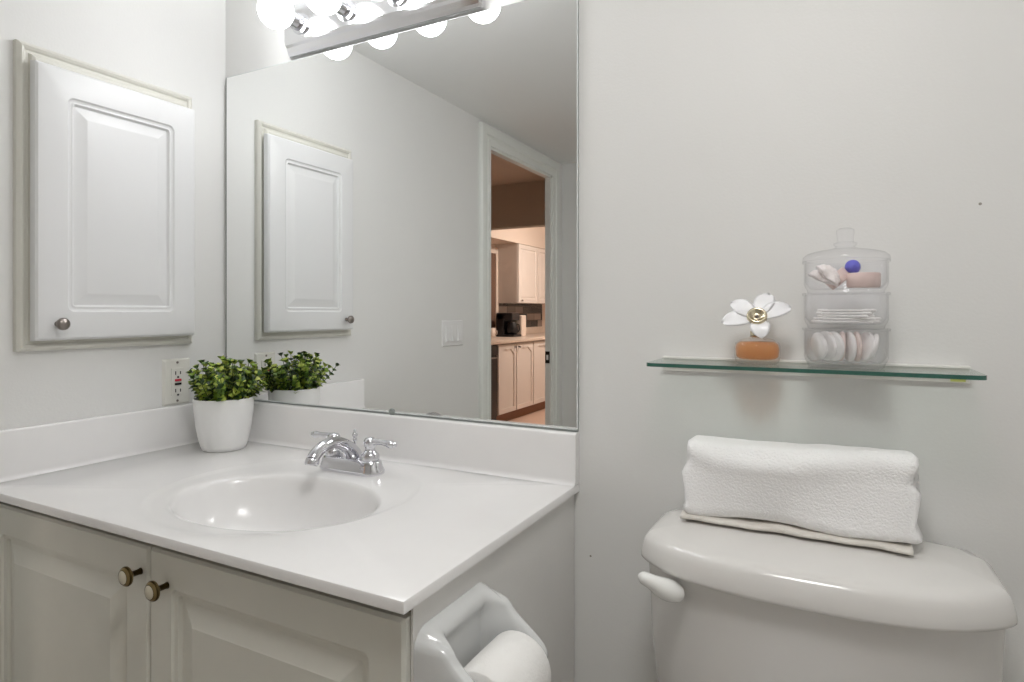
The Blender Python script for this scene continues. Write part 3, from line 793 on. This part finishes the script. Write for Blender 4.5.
# top tier
zt = SZ+.1215
M = Matrix.Translation((JX+.024, JY-.012, zt)) @ Matrix.Rotation(.3, 4, 'Z')
single('soap', lathe([(0, 0), (.021, 0), (.0225, .002), (.0225, .020), (.021, .022), (0, .022)], 32, M), M_soap, 'round pink soap lying flat at the right in the jar\'s top tier', 'soap', (JX+.024, JY-.012, zt), smooth=False, angle=40)
M = Matrix.Translation((JX-.010, JY-.004, zt+.0148)) @ Matrix.Rotation(math.radians(-42), 4, 'Y')
single('soap', fix(lathe([(0, -.009), (.016, -.009), (.0175, -.007), (.0175, .007), (.016, .009), (0, .009)], 28, M)), M_soap, 'round pink soap leaning in the middle of the jar\'s top tier', 'soap', (JX-.010, JY-.004, zt+.01), angle=40)
def shell(cx, cy, cz, R, tilt, name, label):
    b = bmesh.new(); n = 30; g = []
    Mx = Matrix.Translation((cx, cy, cz)) @ Matrix.Rotation(tilt, 4, 'Y') @ Matrix.Rotation(math.radians(60), 4, 'X')
    for lay in (0, 1):
        rows = []
        for i in range(7):
            t = i/6; row = []
            for k in range(n+1):
                a = math.radians(8+164*k/n); rad = R*1.35*t*(1+.03*math.cos(k*PI/2.5))
                h = R*.35*math.sin(PI*t*.9)+.0008*math.cos(k*PI/1.5)*t
                row.append(b.verts.new(Mx @ Vector((rad*math.cos(a), rad*math.sin(a)-R*.7, h*(1 if lay else -.15) - (0 if lay else .002)))))
            rows.append(row)
        for i in range(6):
            for k in range(n): b.faces.new((rows[i][k], rows[i+1][k], rows[i+1][k+1], rows[i][k+1]))
        g.append(rows)
    for k in range(n): b.faces.new((g[0][6][k], g[1][6][k], g[1][6][k+1], g[0][6][k+1]))
    for i in range(6):
        b.faces.new((g[0][i][0], g[1][i][0], g[1][i+1][0], g[0][i+1][0])); b.faces.new((g[0][i][n], g[1][i][n], g[1][i+1][n], g[0][i+1][n]))
    bmesh.ops.remove_doubles(b, verts=b.verts, dist=.0002)
    single(name, fix(b), M_soap2, label, 'soap', (cx, cy, cz), smooth=True)
shell(JX-.030, JY-.016, zt+.019, .0145, math.radians(25), 'shell_soap', 'white shell-shaped soap furthest left in the jar\'s top tier')
shell(JX-.020, JY-.022, zt+.022, .0155, math.radians(48), 'shell_soap', 'white shell-shaped soap leaning on the pink soaps in the top tier')
b = bmesh.new()
bmesh.ops.create_icosphere(b, subdivisions=3, radius=.0105)
for v in b.verts:
    v.co *= 1+.10*math.sin(6*math.atan2(v.co.y, v.co.x))*abs(v.co.z/.0105-1)*.6
    v.co += Vector((JX+.010, JY-.006, zt+.0325))
single('bath_bead', b, M_blue, 'small deep blue bath bead on top of the pink soaps in the jar', 'bath bead', (JX+.010, JY-.006, zt+.0325), smooth=True)

# ------------------------------------------------------------ toilet paper holder and roll
HY0, HY1, HZ0, HZ1 = -.531, -.352, .578, .747
hp = thing('paper_holder', 'pale grey ceramic toilet paper holder on the vanity side', 'paper holder', (VX1, -.447, .66))
b = bmesh.new(); NY, NZ = 72, 64
def hh_(u, v):
    # u,v in 0..1 across (y) and up (z) ; height from the wall
    edge = min(1, min(u, 1-u)/.05); edgev = min(1, min(v, 1-v)/.05)
    base = .012*math.sqrt(max(0, 1-(1-edge)**2))*math.sqrt(max(0, 1-(1-edgev)**2))
    arm = max(smoothstep(.23, .11, u), smoothstep(.79, .91, u))
    end = smoothstep(0, .05, min(u, 1-u))**.5
    prof = (max(0, math.sin(PI*min(1, max(0, (v-.02)/.96))))**1.35)
    rim = .012*math.exp(-((v-.90)/.07)**2)*math.sqrt(edge)
    return base + arm*end*prof*.092*(1) + rim*(.6+.4*arm)*edgev
g = []
for i in range(NY+1):
    u = i/NY; row = []
    for j in range(NZ+1):
        v = j/NZ; h = hh_(u, v)
        taper = 1 - .10*smoothstep(.03, .10, h)
        y = HY0+(HY1-HY0)*u; z = HZ0+(HZ1-HZ0)*v
        rc = .026; yc = min(max(y, HY0+rc), HY1-rc); zc = min(max(z, HZ0+rc), HZ1-rc); dy, dz = y-yc, z-zc
        if abs(dy) > 1e-6 and abs(dz) > 1e-6:
            f_ = max(abs(dy), abs(dz))/math.hypot(dy, dz); y = yc+dy*f_; z = zc+dz*f_
        row.append(b.verts.new((VX1+.0004+h, y, z - .012*smoothstep(.03, .10, h)*(v-.5)*2)))
    g.append(row)
for i in range(NY):
    for j in range(NZ): b.faces.new((g[i][j], g[i+1][j], g[i+1][j+1], g[i][j+1]))
obj('ceramic_mount', fix(b), M_porc2, hp, smooth=True)
RX, RZ, RY0, RY1 = VX1+.075, .655, -.502, -.392
obj('roller', lathe([(0, 0), (.008, 0), (.008, .012), (.013, .013), (.013, .117), (.008, .118), (.008, .13), (0, .13)], 20, Matrix.Translation((RX, -.512, RZ)) @ Matrix.Rotation(-PI/2, 4, 'X')), M_white, hp, smooth=False)
rl = thing('toilet_paper_roll', 'white toilet paper roll in the ceramic holder', 'toilet paper', (RX, (RY0+RY1)/2, RZ))
MR = Matrix.Translation((RX, RY0, RZ)) @ Matrix.Rotation(-PI/2, 4, 'X')
LR = RY1-RY0
obj('paper', fix(lathe([(.0205, .0005), (.0465, 0), (.048, .0015), (.0483, LR/2), (.048, LR-.0015), (.0465, LR), (.0205, LR-.0005)], 56, MR, caps=False)), M_paper, rl, angle=50)
obj('core', fix(lathe([(.0200, 0), (.0207, 0), (.0207, LR), (.0200, LR), (.0200, 0)], 40, MR, caps=False)), M_card, rl, angle=50)
M_hole = mat('filled_hole', (.33, .31, .28), .8)
# little nail holes left in the wall
for x, z in ((1.083, .66), (1.70, 1.30)):
    obj('nail_hole', lathe([(.0022, 0), (.0018, .0005), (0, .0006)], 10, Matrix.Translation((x, 0, z)) @ Matrix.Rotation(PI/2, 4, 'X')), M_hole, wb)
